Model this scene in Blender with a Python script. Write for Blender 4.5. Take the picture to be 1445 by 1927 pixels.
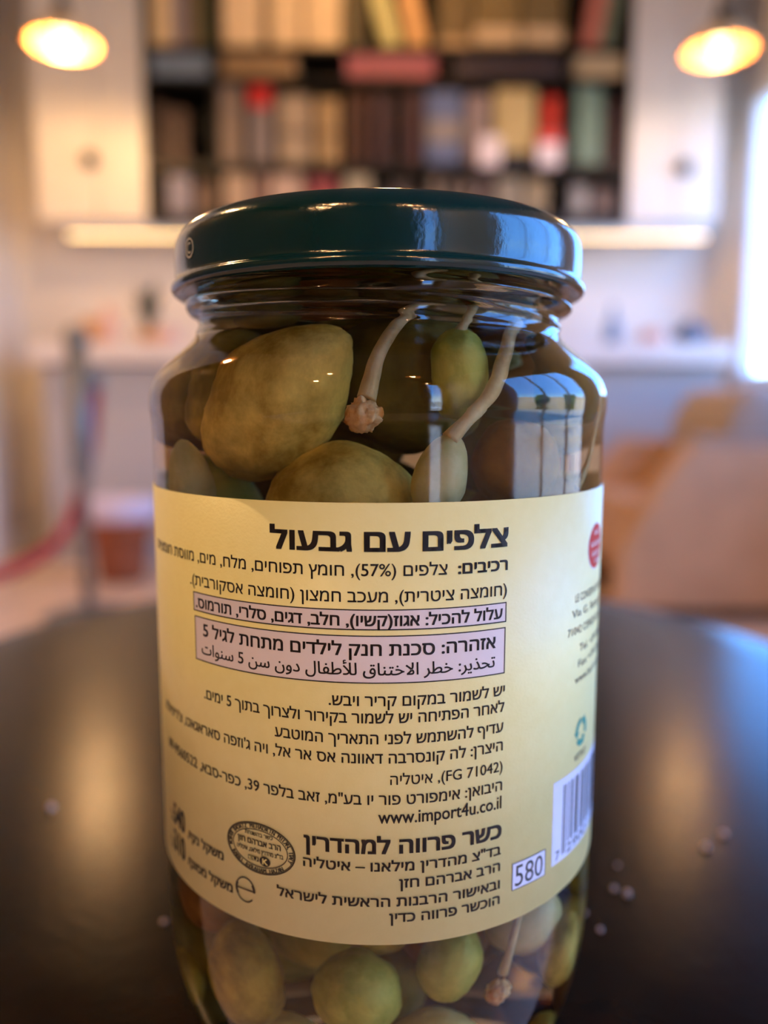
import bpy, bmesh, math, random, re
from mathutils import Vector, Matrix, Euler, noise

for _o in list(bpy.data.objects):
    bpy.data.objects.remove(_o)
S = bpy.context.scene
C = S.collection
R_ = math.radians
random.seed(7)

# ------------------------------------------------------------------ camera
CZ, CD = 0.60, 0.14528           # lens height above the floor, distance behind the jar's axis
PITCH, ROLL, YAW, FPX = 0.128099, 0.001, -0.007081, 1480.0
_cp, _sp = math.cos(PITCH), math.sin(PITCH)
_f = Vector((0, _cp, -_sp)); _u = Vector((0, _sp, _cp)); _r = Vector((1, 0, 0))
_cr, _sr = math.cos(ROLL), math.sin(ROLL)
_r, _u = _r * _cr + _u * _sr, -_r * _sr + _u * _cr
_M = Matrix.Rotation(YAW, 3, 'Z')
_r, _u, _f = _M @ _r, _M @ _u, _M @ _f
cam_d = bpy.data.cameras.new('camera')
cam = bpy.data.objects.new('camera', cam_d); C.objects.link(cam)
mw = Matrix((_r, _u, -_f)).transposed().to_4x4(); mw.translation = Vector((0, -CD, CZ))
cam.matrix_world = mw
cam_d.sensor_fit = 'VERTICAL'; cam_d.sensor_height = 36; cam_d.sensor_width = 27
cam_d.lens = 36 * FPX / 1927
cam_d.clip_start = 0.005; cam_d.clip_end = 200
cam_d.dof.use_dof = True
cam_d.dof.focus_distance = 0.1095
cam_d.dof.aperture_fstop = 7.6
S.camera = cam

# ------------------------------------------------------------------ world, sun, exposure
S.view_settings.view_transform = 'Standard'; S.view_settings.look = 'None'
S.view_settings.exposure = 0.0; S.view_settings.gamma = 1.0
S.view_settings.use_curve_mapping = False
S.cycles.use_denoising = True
S.cycles.max_bounces = 16; S.cycles.transmission_bounces = 12; S.cycles.transparent_max_bounces = 16
S.cycles.sample_clamp_indirect = 6.0
S.cycles.blur_glossy = 0.3
SKY, SUN, PEND_W, LED_E, BULB_E = 13.0, 26.0, 13.5, 11.5, 12.0
w = bpy.data.worlds.new('sky'); S.world = w; w.use_nodes = True
nt = w.node_tree
tc0 = nt.nodes.new('ShaderNodeTexCoord'); sx0 = nt.nodes.new('ShaderNodeSeparateXYZ')
nt.links.new(tc0.outputs['Generated'], sx0.inputs[0])
skr = nt.nodes.new('ShaderNodeValToRGB'); nt.links.new(sx0.outputs['Z'], skr.inputs[0])
ce = skr.color_ramp.elements
ce[0].position = 0.0; ce[0].color = (.66, .82, 1.0, 1); ce[1].position = 1.0; ce[1].color = (.08, .22, .70, 1)
for pos, col in ((.08, (.26, .54, 1.0, 1)), (.17, (.13, .38, 1.0, 1))):
    e_ = ce.new(pos); e_.color = col
nt.links.new(skr.outputs[0], nt.nodes['Background'].inputs[0])
nt.nodes['Background'].inputs[1].default_value = SKY
sl = bpy.data.lights.new('sun', 'SUN'); sl.energy = SUN; sl.angle = 0.01; sl.color = (1, .93, .82)
so = bpy.data.objects.new('sun', sl); C.objects.link(so)
so.rotation_euler = (R_(48), 0, R_(-75))          # from behind the left wall, towards the trees outside

# ------------------------------------------------------------------ helpers
def at(px, py, Y):
    """point on the plane y = Y that the photograph shows at pixel (px, py)"""
    d = _f + _r * ((px - 722.5) / FPX) - _u * ((py - 963.5) / FPX)
    t = (Y + CD) / d.y
    return Vector((0, -CD, CZ)) + d * t

def rgb(r, g, b):
    f = lambda c: (c / 255 / 12.92) if c / 255 < .04045 else ((c / 255 + .055) / 1.055) ** 2.4
    return (f(r), f(g), f(b), 1)

MATS = {}
def mat(name, col, rough=.5, metal=0, noise_amt=0.0, scale=20, bump=0, bump_scale=60, coat=0, sheen=0, spec=.5, emis=None, e_str=0, detail=4):
    if name in MATS: return MATS[name]
    m = bpy.data.materials.new(name); m.use_nodes = True
    n = m.node_tree; b = n.nodes['Principled BSDF']
    b.inputs['Base Color'].default_value = col; b.inputs['Roughness'].default_value = rough
    b.inputs['Metallic'].default_value = metal; b.inputs['Coat Weight'].default_value = coat
    b.inputs['Specular IOR Level'].default_value = spec
    if sheen: b.inputs['Sheen Weight'].default_value = sheen
    if emis: b.inputs['Emission Color'].default_value = emis; b.inputs['Emission Strength'].default_value = e_str
    if noise_amt or bump:
        tc = n.nodes.new('ShaderNodeTexCoord')
    if noise_amt:
        t = n.nodes.new('ShaderNodeTexNoise'); t.inputs['Scale'].default_value = scale; t.inputs['Detail'].default_value = detail
        n.links.new(tc.outputs['Object'], t.inputs['Vector'])
        r = n.nodes.new('ShaderNodeValToRGB')
        a = [max(0, c * (1 - noise_amt)) for c in col[:3]] + [1]; z = [min(1, c * (1 + noise_amt)) for c in col[:3]] + [1]
        r.color_ramp.elements[0].color = a; r.color_ramp.elements[1].color = z
        r.color_ramp.elements[0].position = .3; r.color_ramp.elements[1].position = .7
        n.links.new(t.outputs['Fac'], r.inputs[0]); n.links.new(r.outputs[0], b.inputs['Base Color'])
    if bump:
        t2 = n.nodes.new('ShaderNodeTexNoise'); t2.inputs['Scale'].default_value = bump_scale; t2.inputs['Detail'].default_value = 6
        n.links.new(tc.outputs['Object'], t2.inputs['Vector'])
        bp = n.nodes.new('ShaderNodeBump'); bp.inputs['Strength'].default_value = bump; bp.inputs['Distance'].default_value = .002
        n.links.new(t2.outputs['Fac'], bp.inputs['Height']); n.links.new(bp.outputs[0], b.inputs['Normal'])
    MATS[name] = m
    return m

def emit(name, col, s):
    m = bpy.data.materials.new(name); m.use_nodes = True; n = m.node_tree
    n.nodes.remove(n.nodes['Principled BSDF'])
    e = n.nodes.new('ShaderNodeEmission'); e.inputs[0].default_value = (*col, 1); e.inputs[1].default_value = s
    n.links.new(e.outputs[0], n.nodes['Material Output'].inputs[0])
    return m

def obj(name, bm, m, parent=None, smooth=False, loc=None, rot=None):
    me = bpy.data.meshes.new(name); bm.normal_update(); bm.to_mesh(me); bm.free()
    if m is not None:
        for q in (m if isinstance(m, (list, tuple)) else [m]): me.materials.append(q)
    if smooth:
        for p in me.polygons: p.use_smooth = True
    o = bpy.data.objects.new(name, me); C.objects.link(o)
    if parent is not None: o.parent = parent
    if loc is not None: o.location = loc
    if rot is not None: o.rotation_euler = rot
    return o

def thing(name, label, cat, loc=(0, 0, 0), rot=(0, 0, 0), group=None):
    o = bpy.data.objects.new(name, None); C.objects.link(o); o.empty_display_size = .02
    o.location = loc; o.rotation_euler = rot
    return tag(o, label, cat, group)

def tag(o, label, cat, group=None):
    o['label'] = label; o['category'] = cat
    if group: o['group'] = group
    return o

def struct(name, bm, m, parent=None, smooth=False):
    o = obj(name, bm, m, parent, smooth)
    if parent is None: o['kind'] = 'structure'
    return o

def box(bm, x0, x1, y0, y1, z0, z1, bev=0, seg=2, mi=0):
    r = bmesh.ops.create_cube(bm, size=1)
    vs = r['verts']
    for v in vs:
        v.co = Vector(((x0 + x1) / 2 + v.co.x * (x1 - x0), (y0 + y1) / 2 + v.co.y * (y1 - y0), (z0 + z1) / 2 + v.co.z * (z1 - z0)))
    fs = list({f for v in vs for f in v.link_faces})
    for f in fs: f.material_index = mi
    if bev:
        bmesh.ops.bevel(bm, geom=list({e for v in vs for e in v.link_edges}), offset=bev, segments=seg, affect='EDGES', profile=.5)
    return bm

def lathe(bm, prof, n=96, cx=0, cy=0, closed=False, rfun=None, a0=0, a1=2 * math.pi):
    """revolve (radius, z) points about z"""
    full = abs(a1 - a0 - 2 * math.pi) < 1e-6
    rings = []
    for (r, z) in prof:
        if r < 1e-7:
            rings.append([bm.verts.new((cx, cy, z))]); continue
        ring = []
        for i in range(n if full else n + 1):
            a = a0 + (a1 - a0) * i / n
            rr = r + (rfun(r, z, a) if rfun else 0)
            ring.append(bm.verts.new((cx + rr * math.cos(a), cy + rr * math.sin(a), z)))
        rings.append(ring)
    pairs = list(zip(rings[:-1], rings[1:]))
    if closed: pairs.append((rings[-1], rings[0]))
    for A, B in pairs:
        m_ = max(len(A), len(B))
        for i in range(m_ if full else m_ - 1):
            j = (i + 1) % m_
            if len(A) == 1 and len(B) == 1: continue
            if len(A) == 1: bm.faces.new((A[0], B[j], B[i]))
            elif len(B) == 1: bm.faces.new((A[i], A[j], B[0]))
            else: bm.faces.new((A[i], A[j], B[j], B[i]))
    bmesh.ops.recalc_face_normals(bm, faces=bm.faces[:])
    return bm

def smooth_prof(pts, k=4):
    """Catmull-Rom through (r, z) points"""
    out = []
    P = [pts[0]] + list(pts) + [pts[-1]]
    for i in range(1, len(P) - 2):
        for s in range(k):
            t = s / k
            out.append(tuple(.5 * ((2 * P[i][c]) + (-P[i - 1][c] + P[i + 1][c]) * t + (2 * P[i - 1][c] - 5 * P[i][c] + 4 * P[i + 1][c] - P[i + 2][c]) * t * t + (-P[i - 1][c] + 3 * P[i][c] - 3 * P[i + 1][c] + P[i + 2][c]) * t ** 3) for c in range(len(pts[0]))))
    out.append(tuple(pts[-1]))
    return out

def tube(bm, pts, rads, n=14, k=5, cap=True):
    P = smooth_prof([(*p, r) for p, r in zip(pts, rads)], k)
    prev = None; rings = []
    up = Vector((0.13, .9, .4))
    for i, q in enumerate(P):
        c = Vector(q[:3]); a = Vector(P[max(i - 1, 0)][:3]); b = Vector(P[min(i + 1, len(P) - 1)][:3])
        t = (b - a).normalized()
        s = t.cross(up).normalized(); u = s.cross(t).normalized()
        rings.append([bm.verts.new(c + (s * math.cos(2 * math.pi * j / n) + u * math.sin(2 * math.pi * j / n)) * q[3]) for j in range(n)])
    for A, B in zip(rings[:-1], rings[1:]):
        for j in range(n): bm.faces.new((A[j], A[(j + 1) % n], B[(j + 1) % n], B[j]))
    if cap:
        bm.faces.new(rings[0][::-1]); bm.faces.new(rings[-1])
    bmesh.ops.recalc_face_normals(bm, faces=bm.faces[:])
    return bm

def prism(bm, poly, y0, y1, bev=0):
    """extrude an (x, z) outline from y0 to y1"""
    A = [bm.verts.new((x, y0, z)) for x, z in poly]; B = [bm.verts.new((x, y1, z)) for x, z in poly]
    n = len(poly)
    bm.faces.new(A); bm.faces.new(B[::-1])
    for i in range(n): bm.faces.new((A[i], B[i], B[(i + 1) % n], A[(i + 1) % n]))
    bmesh.ops.recalc_face_normals(bm, faces=bm.faces[:])
    if bev: bmesh.ops.bevel(bm, geom=bm.edges[:], offset=bev, segments=3, affect='EDGES', profile=.5)
    return bm

# ------------------------------------------------------------------ the room
XL, XR, YB, YF, ZC = -1.56, 1.50, 3.40, -2.40, 2.62
m_wall = mat('white_plaster', rgb(220, 209, 197), .7, noise_amt=.03, scale=6, bump=.15, bump_scale=90)
m_floor = mat('warm_tan_floor', rgb(220, 186, 150), .35, noise_amt=.16, scale=5, bump=.1, bump_scale=30)
m_ceil = mat('ceiling_paint', rgb(100, 90, 80), .8, noise_amt=.03, scale=8)
m_trim = mat('painted_white_wood', rgb(238, 234, 228), .45, noise_amt=.02, scale=10)

struct('floor', box(bmesh.new(), XL - .12, XR + .12, YF - .12, YB + .12, -.1, 0), m_floor)
struct('ceiling', box(bmesh.new(), XL - .12, XR + .12, YF - .12, YB + .12, ZC, ZC + .12), m_ceil)
struct('wall_back', box(bmesh.new(), XL - .12, XR + .12, YB, YB + .12, 0, ZC), m_wall)
struct('wall_left', box(bmesh.new(), XL - .12, XL, YF, YB, 0, ZC), m_wall)

def wall_with_holes(name, axis, c0, c1, lo, hi, holes, m=None):
    """wall slab along 'y' (thickness in x) or along 'x' (thickness in y) with rectangular openings"""
    bm = bmesh.new(); s = lo
    def put(a, b, z0, z1):
        if b - a < 1e-4 or z1 - z0 < 1e-4: return
        if axis == 'y': box(bm, c0, c1, a, b, z0, z1)
        else: box(bm, a, b, c0, c1, z0, z1)
    for (a, b, z0, z1) in sorted(holes):
        put(s, a, 0, ZC); put(a, b, 0, z0); put(a, b, z1, ZC); s = b
    put(s, hi, 0, ZC)
    return struct(name, bm, m or m_wall)
HOLES_R = [(-.72, .74, .12, 1.75), (1.50, 3.17, .70, 1.85)]
HOLES_F = [(1.0, 1.36, .12, 2.15)]
wall_with_holes('wall_right', 'y', XR, XR + .05, YF, YB, HOLES_R)
wall_with_holes('wall_front', 'x', YF - .12, YF, XL, XR, HOLES_F, mat('dark_brown_wall', rgb(58, 48, 42), .8, noise_amt=.12, scale=5))

m_pane = bpy.data.materials.new('window_glass'); m_pane.use_nodes = True
_n = m_pane.node_tree; _n.nodes.remove(_n.nodes['Principled BSDF'])
_tr = _n.nodes.new('ShaderNodeBsdfTransparent'); _tr.inputs[0].default_value = (.93, .96, .97, 1)
_gl = _n.nodes.new('ShaderNodeBsdfGlossy'); _gl.inputs['Roughness'].default_value = .02
_mx = _n.nodes.new('ShaderNodeMixShader'); _fr = _n.nodes.new('ShaderNodeFresnel'); _fr.inputs[0].default_value = 1.45
_ge = _n.nodes.new('ShaderNodeNewGeometry'); _ml = _n.nodes.new('ShaderNodeMath'); _ml.operation = 'MULTIPLY'
_iv = _n.nodes.new('ShaderNodeMath'); _iv.operation = 'SUBTRACT'; _iv.inputs[0].default_value = 1
_n.links.new(_ge.outputs['Backfacing'], _iv.inputs[1]); _n.links.new(_fr.outputs[0], _ml.inputs[0]); _n.links.new(_iv.outputs[0], _ml.inputs[1])
_n.links.new(_ml.outputs[0], _mx.inputs[0]); _n.links.new(_tr.outputs[0], _mx.inputs[1]); _n.links.new(_gl.outputs[0], _mx.inputs[2])
_n.links.new(_mx.outputs[0], _n.nodes['Material Output'].inputs[0])

def window(k, axis, c, a, b, z0, z1, bars):
    bm = bmesh.new(); f = .05
    def put(p, q, y0, y1, d0=-.01, d1=.045):
        if axis == 'y': box(bm, c + d0, c + d1, p, q, y0, y1)
        else: box(bm, p, q, c - d1, c - d0, y0, y1)
    put(a, a + f, z0, z1); put(b - f, b, z0, z1); put(a + f, b - f, z0, z0 + f); put(a + f, b - f, z1 - f, z1)
    for t in bars: put(a + (b - a) * t - .02, a + (b - a) * t + .02, z0 + f, z1 - f)
    o = struct('window_%d' % k, bm, m_trim)
    bm = bmesh.new()
    if axis == 'y': box(bm, c + .02, c + .026, a + f, b - f, z0 + f, z1 - f)
    else: box(bm, a + f, b - f, c - .026, c - .02, z0 + f, z1 - f)
    obj('glass_pane', bm, m_pane, o)
    # daylight portal in the opening
    L = bpy.data.lights.new('window_portal', 'AREA'); L.shape = 'RECTANGLE'; L.size = b - a; L.size_y = z1 - z0
    L.cycles.is_portal = True
    P = bpy.data.objects.new('window_portal', L); C.objects.link(P)
    if axis == 'y':
        P.location = (c + .10, (a + b) / 2, (z0 + z1) / 2); P.rotation_euler = (R_(90), 0, R_(90))
    else:
        P.location = ((a + b) / 2, c - .10, (z0 + z1) / 2); P.rotation_euler = (R_(90), 0, 0)
window(1, 'y', XR, *HOLES_R[1], [.5])
window(2, 'y', XR, *HOLES_R[0], [.36, .68])
window(3, 'x', YF, *HOLES_F[0], [])
struct('baseboard_left', box(bmesh.new(), XL, XL + .015, YF, YB, 0, .09), m_trim)
bm = bmesh.new()
for i in range(12): box(bm, XL, XL + .02, -2.38 + i * .3, -2.38 + i * .3 + .296, .092, ZC - .002, .003, 1)
struct('trim_4', bm, mat('added_dark_panelling', rgb(74, 56, 42), .6, noise_amt=.2, scale=8))  # added out of view, darkens what the lid mirrors from the left
struct('trim_1', box(bmesh.new(), XR - .03, XR, 3.30, 3.38, 0, ZC, .006), m_trim)
struct('trim_2', box(bmesh.new(), XL, XL + .03, 2.98, 3.07, 0, ZC, .006), m_trim)

# ------------------------------------------------------------------ outside the windows
m_pave = mat('pale_paving', rgb(205, 190, 165), .8, noise_amt=.15, scale=1.5)
m_leaf = mat('hedge_leaf', rgb(70, 92, 44), .7, noise_amt=.5, scale=9, bump=.8, bump_scale=25)
m_bark = mat('tree_bark', rgb(90, 72, 55), .9, noise_amt=.3, scale=12, bump=.5)
m_fac = mat('sandstone_facade', rgb(200, 180, 150), .8, noise_amt=.15, scale=2)
g = struct('ground', box(bmesh.new(), 1.62, 40, -30, 34, -.25, -.12), m_pave)
def tree(x, y, h, rad, label):
    t = thing('tree', label, 'tree', (x, y, -.12), group='trees outside the windows')
    bm = bmesh.new(); tube(bm, [(0, 0, 0), (.05, 0, h * .3), (0, .05, h * .6)], [.14, .11, .07]); obj('trunk', bm, m_bark, t, True)
    bm = bmesh.new(); rnd = random.Random(int(x * 31 + y * 17))
    for i in range(9):
        c = Vector((rnd.uniform(-.6, .6) * rad, rnd.uniform(-.6, .6) * rad, h * .62 + rnd.uniform(-.45, .45) * rad))
        r = bmesh.ops.create_icosphere(bm, subdivisions=3, radius=rad * rnd.uniform(.4, .65))
        for v in r['verts']:
            v.co = v.co * (1 + .25 * noise.noise(v.co * 4 + c)) + c
    obj('crown', bm, m_leaf, t, True)
tree(9.0, 1.9, 1.7, .75, 'leafy green tree outside the right window')
tree(11.5, -1.6, 2.0, .9, 'leafy tree mirrored in the jar, outside behind the camera')
tree(8.0, 5.6, 2.0, .9, 'leafy tree outside beyond the bookcase corner')
bm = bmesh.new(); box(bm, 16, 17, -20, 26, -.12, 1.5)
for v in bm.verts: v.co.z += 0
tag(obj('garden_wall', bm, m_fac), 'long pale stone garden wall outside the right windows', 'wall')

# ------------------------------------------------------------------ fitted furniture along the back wall
m_cab = mat('cabinet_white_lacquer', rgb(216, 204, 188), .4, noise_amt=.02, scale=6)
m_knob = mat('dark_bronze_knob', rgb(22, 18, 15), .5, 0)
m_black = mat('black_stained_shelf', rgb(13, 11, 10), .5, noise_amt=.25, scale=14, spec=.25)
m_top = mat('pale_stone_worktop', rgb(226, 212, 198), .3, noise_amt=.06, scale=18)
m_panel = mat('grey_counter_panel', rgb(184, 176, 166), .5, noise_amt=.03, scale=5)
YS = 3.05
def wall_cabinet(x0, x1, doors, knobs, label):
    t = thing('wall_cabinet', label, 'cabinet', ((x0 + x1) / 2, YS, 1.335), group='tall white wall cabinets')
    ox = (x0 + x1) / 2
    obj('carcass', box(bmesh.new(), x0 - ox, x1 - ox, .022, YB - YS - .002, 0, 1.2), m_cab, t)
    for i, (a, b) in enumerate(doors):
        d = obj('door', box(bmesh.new(), a - ox + .002, b - ox - .002, 0, .02, 0, 1.2, .003), m_cab, t)
        if knobs[i]:
            bm = bmesh.new(); kx, kz = knobs[i]
            lathe(bm, smooth_prof([(0, -.034), (.02, -.033), (.03, -.024), (.025, -.014), (.009, -.01), (.01, 0), (0, 0)], 4), 24)
            bmesh.ops.rotate(bm, verts=bm.verts[:], matrix=Matrix.Rotation(R_(-90), 3, 'X'))
            for v in bm.verts: v.co = Vector((v.co.x + kx - ox, -abs(v.co.y), v.co.z + kz))
            obj('knob', bm, m_knob, d, True)
k = at(172, 303, YS); k2 = at(1285, 318, YS)
wall_cabinet(-1.325, -.902, [(-1.325, -1.085), (-1.085, -.902)], [(k.x, k.z - 1.335), None], 'white wall cabinet left of the dark bookcase, behind the left lamp')
wall_cabinet(.972, 1.33, [(.972, 1.16), (1.16, 1.33)], [None, (k2.x, k2.z - 1.335)], 'white wall cabinet right of the dark bookcase, behind the right lamp')

BX0, BX1 = -.90, .97
ZA, ZB, ZCc, ZD = 1.978, 1.868, 1.552, 1.335
bk = thing('bookcase', 'tall black bookcase filled with books on the back wall', 'bookcase', ((BX0 + BX1) / 2, YS, 1.335))
box_ox = (BX0 + BX1) / 2
def bpart(name, x0, x1, y0, y1, z0, z1):
    return obj(name, box(bmesh.new(), x0 - box_ox, x1 - box_ox, y0 - YS, y1 - YS, z0 - 1.335, z1 - 1.335, .001, 1), m_black, bk)
bpart('side_panel', BX0, BX0 + .016, YS, YB - .003, 1.335, 2.55); bpart('side_panel', BX1 - .016, BX1, YS, YB - .003, 1.335, 2.55)
bpart('back_panel', BX0 + .016, BX1 - .016, YB - .02, YB - .003, 1.335, 2.55)
XI0, XI1 = BX0 + .016, BX1 - .016
for z, th in ((ZA, .02), (ZB, .02), (ZCc, .034), (ZD + .03, .03), (2.37, .03), (2.55, .03)):
    bpart('shelf', XI0, XI1, YS + .004, YB - .02, z - th, z)
XD1, XD2 = at(400, 90, YS).x, at(1070, 90, YS).x
for xd in (XD1, XD2):
    for a, b in ((ZD + .03, ZCc - .034), (ZCc, ZB - .02), (ZB, ZA - .02), (ZA, 2.34)):
        bpart('divider', xd - .008, xd + .008, YS + .004, YB - .02, a, b)

m_page = mat('book_pages', rgb(222, 205, 170), .8, noise_amt=.06, scale=40)
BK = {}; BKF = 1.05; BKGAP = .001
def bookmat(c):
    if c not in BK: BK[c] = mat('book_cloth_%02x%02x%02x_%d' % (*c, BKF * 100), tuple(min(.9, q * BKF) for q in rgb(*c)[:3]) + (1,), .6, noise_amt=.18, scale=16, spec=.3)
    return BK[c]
def book(x0, x1, z0, z1, col, label, group, depth=.2, lean=0, band=None, front=YS + .02, lying=False):
    """one book: cover (spine and boards), page block, sometimes a coloured band on the spine"""
    W, H = x1 - x0, z1 - z0
    t = thing('book', label, 'book', ((x0 + x1) / 2, front, z0), group=group)
    m = bookmat(col); bm = bmesh.new(); c = .003
    if lying:
        box(bm, -W / 2, W / 2, 0, c * 1.5, 0, H); box(bm, -W / 2, W / 2, c, depth, 0, c); box(bm, -W / 2, W / 2, c, depth, H - c, H)
        pg = box(bmesh.new(), -W / 2 + .004, W / 2 - .004, c * 1.5, depth - .005, c, H - c)
    else:
        box(bm, -W / 2, W / 2, 0, c * 1.5, 0, H); box(bm, -W / 2, -W / 2 + c, c, depth, 0, H); box(bm, W / 2 - c, W / 2, c, depth, 0, H)
        pg = box(bmesh.new(), -W / 2 + c, W / 2 - c, c * 1.5, depth - .005, .004, H - .004)
    obj('cover', bm, m, t); obj('page_block', pg, m_page, t)
    if band:
        for (f0, f1, bc) in band:
            b = obj('spine_band', box(bmesh.new(), -W / 2 + .001, W / 2 - .001, -.0012, .0008, H * f0, H * f1), bookmat(bc), t)
    if lean:
        t.rotation_euler = (0, lean, 0)
    return t

CAP = {ZA: 2.335, ZCc: ZB - .024, ZD + .03: ZCc - .038}
ORD = ['first', 'second', 'third', 'fourth', 'fifth', 'sixth', 'seventh', 'eighth', 'ninth', 'tenth', 'eleventh', 'twelfth', 'thirteenth', 'fourteenth', 'fifteenth', 'sixteenth', 'seventeenth', 'eighteenth', 'nineteenth', 'twentieth']
def row(name, z0, specs):
    for i, sp in enumerate(specs):
        px0, px1, pytop, col, word = sp[:5]; kw = dict(sp[5]) if len(sp) > 5 else {}
        zt = at((px0 + px1) / 2, pytop, YS + .02).z
        zt = min(zt, CAP[z0])
        xa, xb = at(px0, (pytop + 80) / 2, YS + .02).x, at(px1, (pytop + 80) / 2, YS + .02).x
        xa += BKGAP; xb -= BKGAP
        b = book(xa, xb, z0 + .0008 + (xb - xa) / 2 * abs(math.sin(kw.get('lean', 0))), zt, col, '%s, %s from the left %s' % (word, ORD[i], name), 'books ' + name,
             lean=kw.get('lean', 0), band=kw.get('band'), depth=kw.get('depth', .2))
row('on the top visible shelf', ZA, [
    (283, 322, -70, (214, 182, 134), 'cream upright book'), (326, 346, -60, (150, 135, 135), 'grey lilac upright book'),
    (349, 371, -80, (112, 92, 66), 'brown upright book'), (373, 392, -45, (96, 92, 58), 'olive upright book'),
    (418, 490, -70, (222, 188, 142), 'wide cream upright book'), (494, 504, -50, (120, 96, 66), 'thin dark tan book'),
    (507, 566, -70, (220, 186, 138), 'wide pale cream book'), (573, 640, -80, (218, 184, 136), 'wide buff upright book'),
    (646, 684, -40, (82, 70, 42), 'dark olive upright book'),
    (722, 756, -40, (190, 176, 110), 'yellow green leaning book', dict(lean=R_(-16))), (772, 806, -45, (206, 152, 92), 'orange tan leaning book', dict(lean=R_(-13))),
    (826, 886, -60, (104, 84, 50), 'wide brown gilt book', dict(band=[(.0, .12, (176, 142, 100))])),
    (893, 978, -60, (116, 94, 54), 'wide brown gilt book', dict(band=[(.06, .26, (196, 164, 122))])),
    (985, 1062, -60, (104, 86, 52), 'wide brown gilt book', dict(band=[(.06, .26, (190, 160, 122))])),
    (1096, 1128, -70, (176, 104, 84), 'dusty red leaning book', dict(lean=R_(10))), (1134, 1152, -75, (120, 126, 98), 'sage leaning book', dict(lean=R_(9)))])
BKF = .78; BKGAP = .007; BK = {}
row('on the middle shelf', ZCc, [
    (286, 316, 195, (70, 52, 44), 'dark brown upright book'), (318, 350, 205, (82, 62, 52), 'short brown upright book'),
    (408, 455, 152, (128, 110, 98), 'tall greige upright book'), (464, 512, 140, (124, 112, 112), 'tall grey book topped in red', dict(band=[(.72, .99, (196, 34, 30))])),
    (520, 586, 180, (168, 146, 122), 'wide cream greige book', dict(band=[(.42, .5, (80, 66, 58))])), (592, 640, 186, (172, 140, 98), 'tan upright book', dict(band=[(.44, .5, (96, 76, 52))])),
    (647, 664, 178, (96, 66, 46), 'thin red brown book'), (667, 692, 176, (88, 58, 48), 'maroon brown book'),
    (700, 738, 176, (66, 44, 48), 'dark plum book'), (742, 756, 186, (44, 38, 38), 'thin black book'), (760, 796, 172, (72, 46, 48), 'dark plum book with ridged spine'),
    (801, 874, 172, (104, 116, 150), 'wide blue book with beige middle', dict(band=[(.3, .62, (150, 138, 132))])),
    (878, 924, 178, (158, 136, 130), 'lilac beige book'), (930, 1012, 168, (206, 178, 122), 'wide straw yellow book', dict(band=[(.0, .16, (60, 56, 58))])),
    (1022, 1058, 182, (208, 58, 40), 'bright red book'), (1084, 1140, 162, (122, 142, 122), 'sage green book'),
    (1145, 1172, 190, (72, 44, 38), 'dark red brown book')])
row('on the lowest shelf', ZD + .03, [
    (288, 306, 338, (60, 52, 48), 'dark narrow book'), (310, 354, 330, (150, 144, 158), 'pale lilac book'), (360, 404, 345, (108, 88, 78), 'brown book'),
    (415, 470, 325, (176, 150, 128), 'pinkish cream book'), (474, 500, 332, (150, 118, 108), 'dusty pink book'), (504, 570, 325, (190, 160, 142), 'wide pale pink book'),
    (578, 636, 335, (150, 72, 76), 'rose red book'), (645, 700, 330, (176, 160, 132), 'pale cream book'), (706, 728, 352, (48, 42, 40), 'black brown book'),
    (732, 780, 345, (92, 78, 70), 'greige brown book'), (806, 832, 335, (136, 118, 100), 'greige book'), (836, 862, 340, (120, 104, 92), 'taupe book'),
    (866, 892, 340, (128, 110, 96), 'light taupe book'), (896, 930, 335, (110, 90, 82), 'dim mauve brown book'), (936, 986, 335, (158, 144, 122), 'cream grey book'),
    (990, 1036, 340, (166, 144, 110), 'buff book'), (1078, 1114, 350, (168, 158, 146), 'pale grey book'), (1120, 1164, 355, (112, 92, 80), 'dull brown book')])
for px0, px1, ya, col, lb in ((284, 396, 103, (124, 138, 152), 'blue grey book lying flat, left of the black divider'), (418, 556, 98, (158, 124, 84), 'tan book lying flat beside the black divider'),
        (652, 818, 96, (168, 92, 98), 'dusty pink book lying flat in the middle of the bookcase'), (856, 1060, 106, (62, 50, 52), 'dark plum book lying flat right of the pink one'),
        (1084, 1176, 96, (196, 168, 126), 'cream book lying flat at the right end of its shelf')):
    a, b = at(px0, 120, YS + .02), at(px1, 120, YS + .02)
    book(a.x, b.x, ZB + .0008, min(at(700, ya, YS + .02).z, ZA - .024 if px0 > 300 else 9), col, lb, 'books lying flat in the narrow compartments', lying=True)
p0, p1 = at(290, 93, YS + .02), at(346, 93, YS + .02)
book(p0.x, p1.x, at(700, 103, YS + .02).z + .0012, min(at(700, 95, YS + .02).z, ZA - .0225), (150, 74, 66), 'thin red book on top of the blue grey lying book', 'books lying flat in the narrow compartments', lying=True, depth=.15)

# two small cards standing out at the shelf edge
m_card = mat('white_card', rgb(226, 206, 204), .6, noise_amt=.03)
m_redc = mat('red_card_print', rgb(214, 46, 34), .5, noise_amt=.08)
for px, py0, py1, red, lb in ((922, 255, 312, 0, 'pale pinkish card hanging over the middle shelf edge'), (1034, 250, 312, 1, 'white card hanging over the shelf edge under the red book')):
    a, b = at(px - 20, py0, YS - .012), at(px + 20, py1, YS - .012)
    t = thing('shelf_card', lb, 'card', ((a.x + b.x) / 2, YS - .006, b.z), group='cards on the bookcase shelf edge')
    w_ = (b.x - a.x) / 2; h_ = a.z - b.z
    bm = bmesh.new(); box(bm, -w_, w_, 0, .002, 0, h_, .0006, 1); box(bm, -w_, w_, 0, .03, ZCc - b.z + .0008, ZCc - b.z + .0028)
    obj('card', bm, m_card, t)
    if red:
        obj('printed_band', box(bmesh.new(), -w_ + .002, w_ - .002, -.001, .0004, h_ * .72, h_ * .98), m_redc, t)

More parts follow.
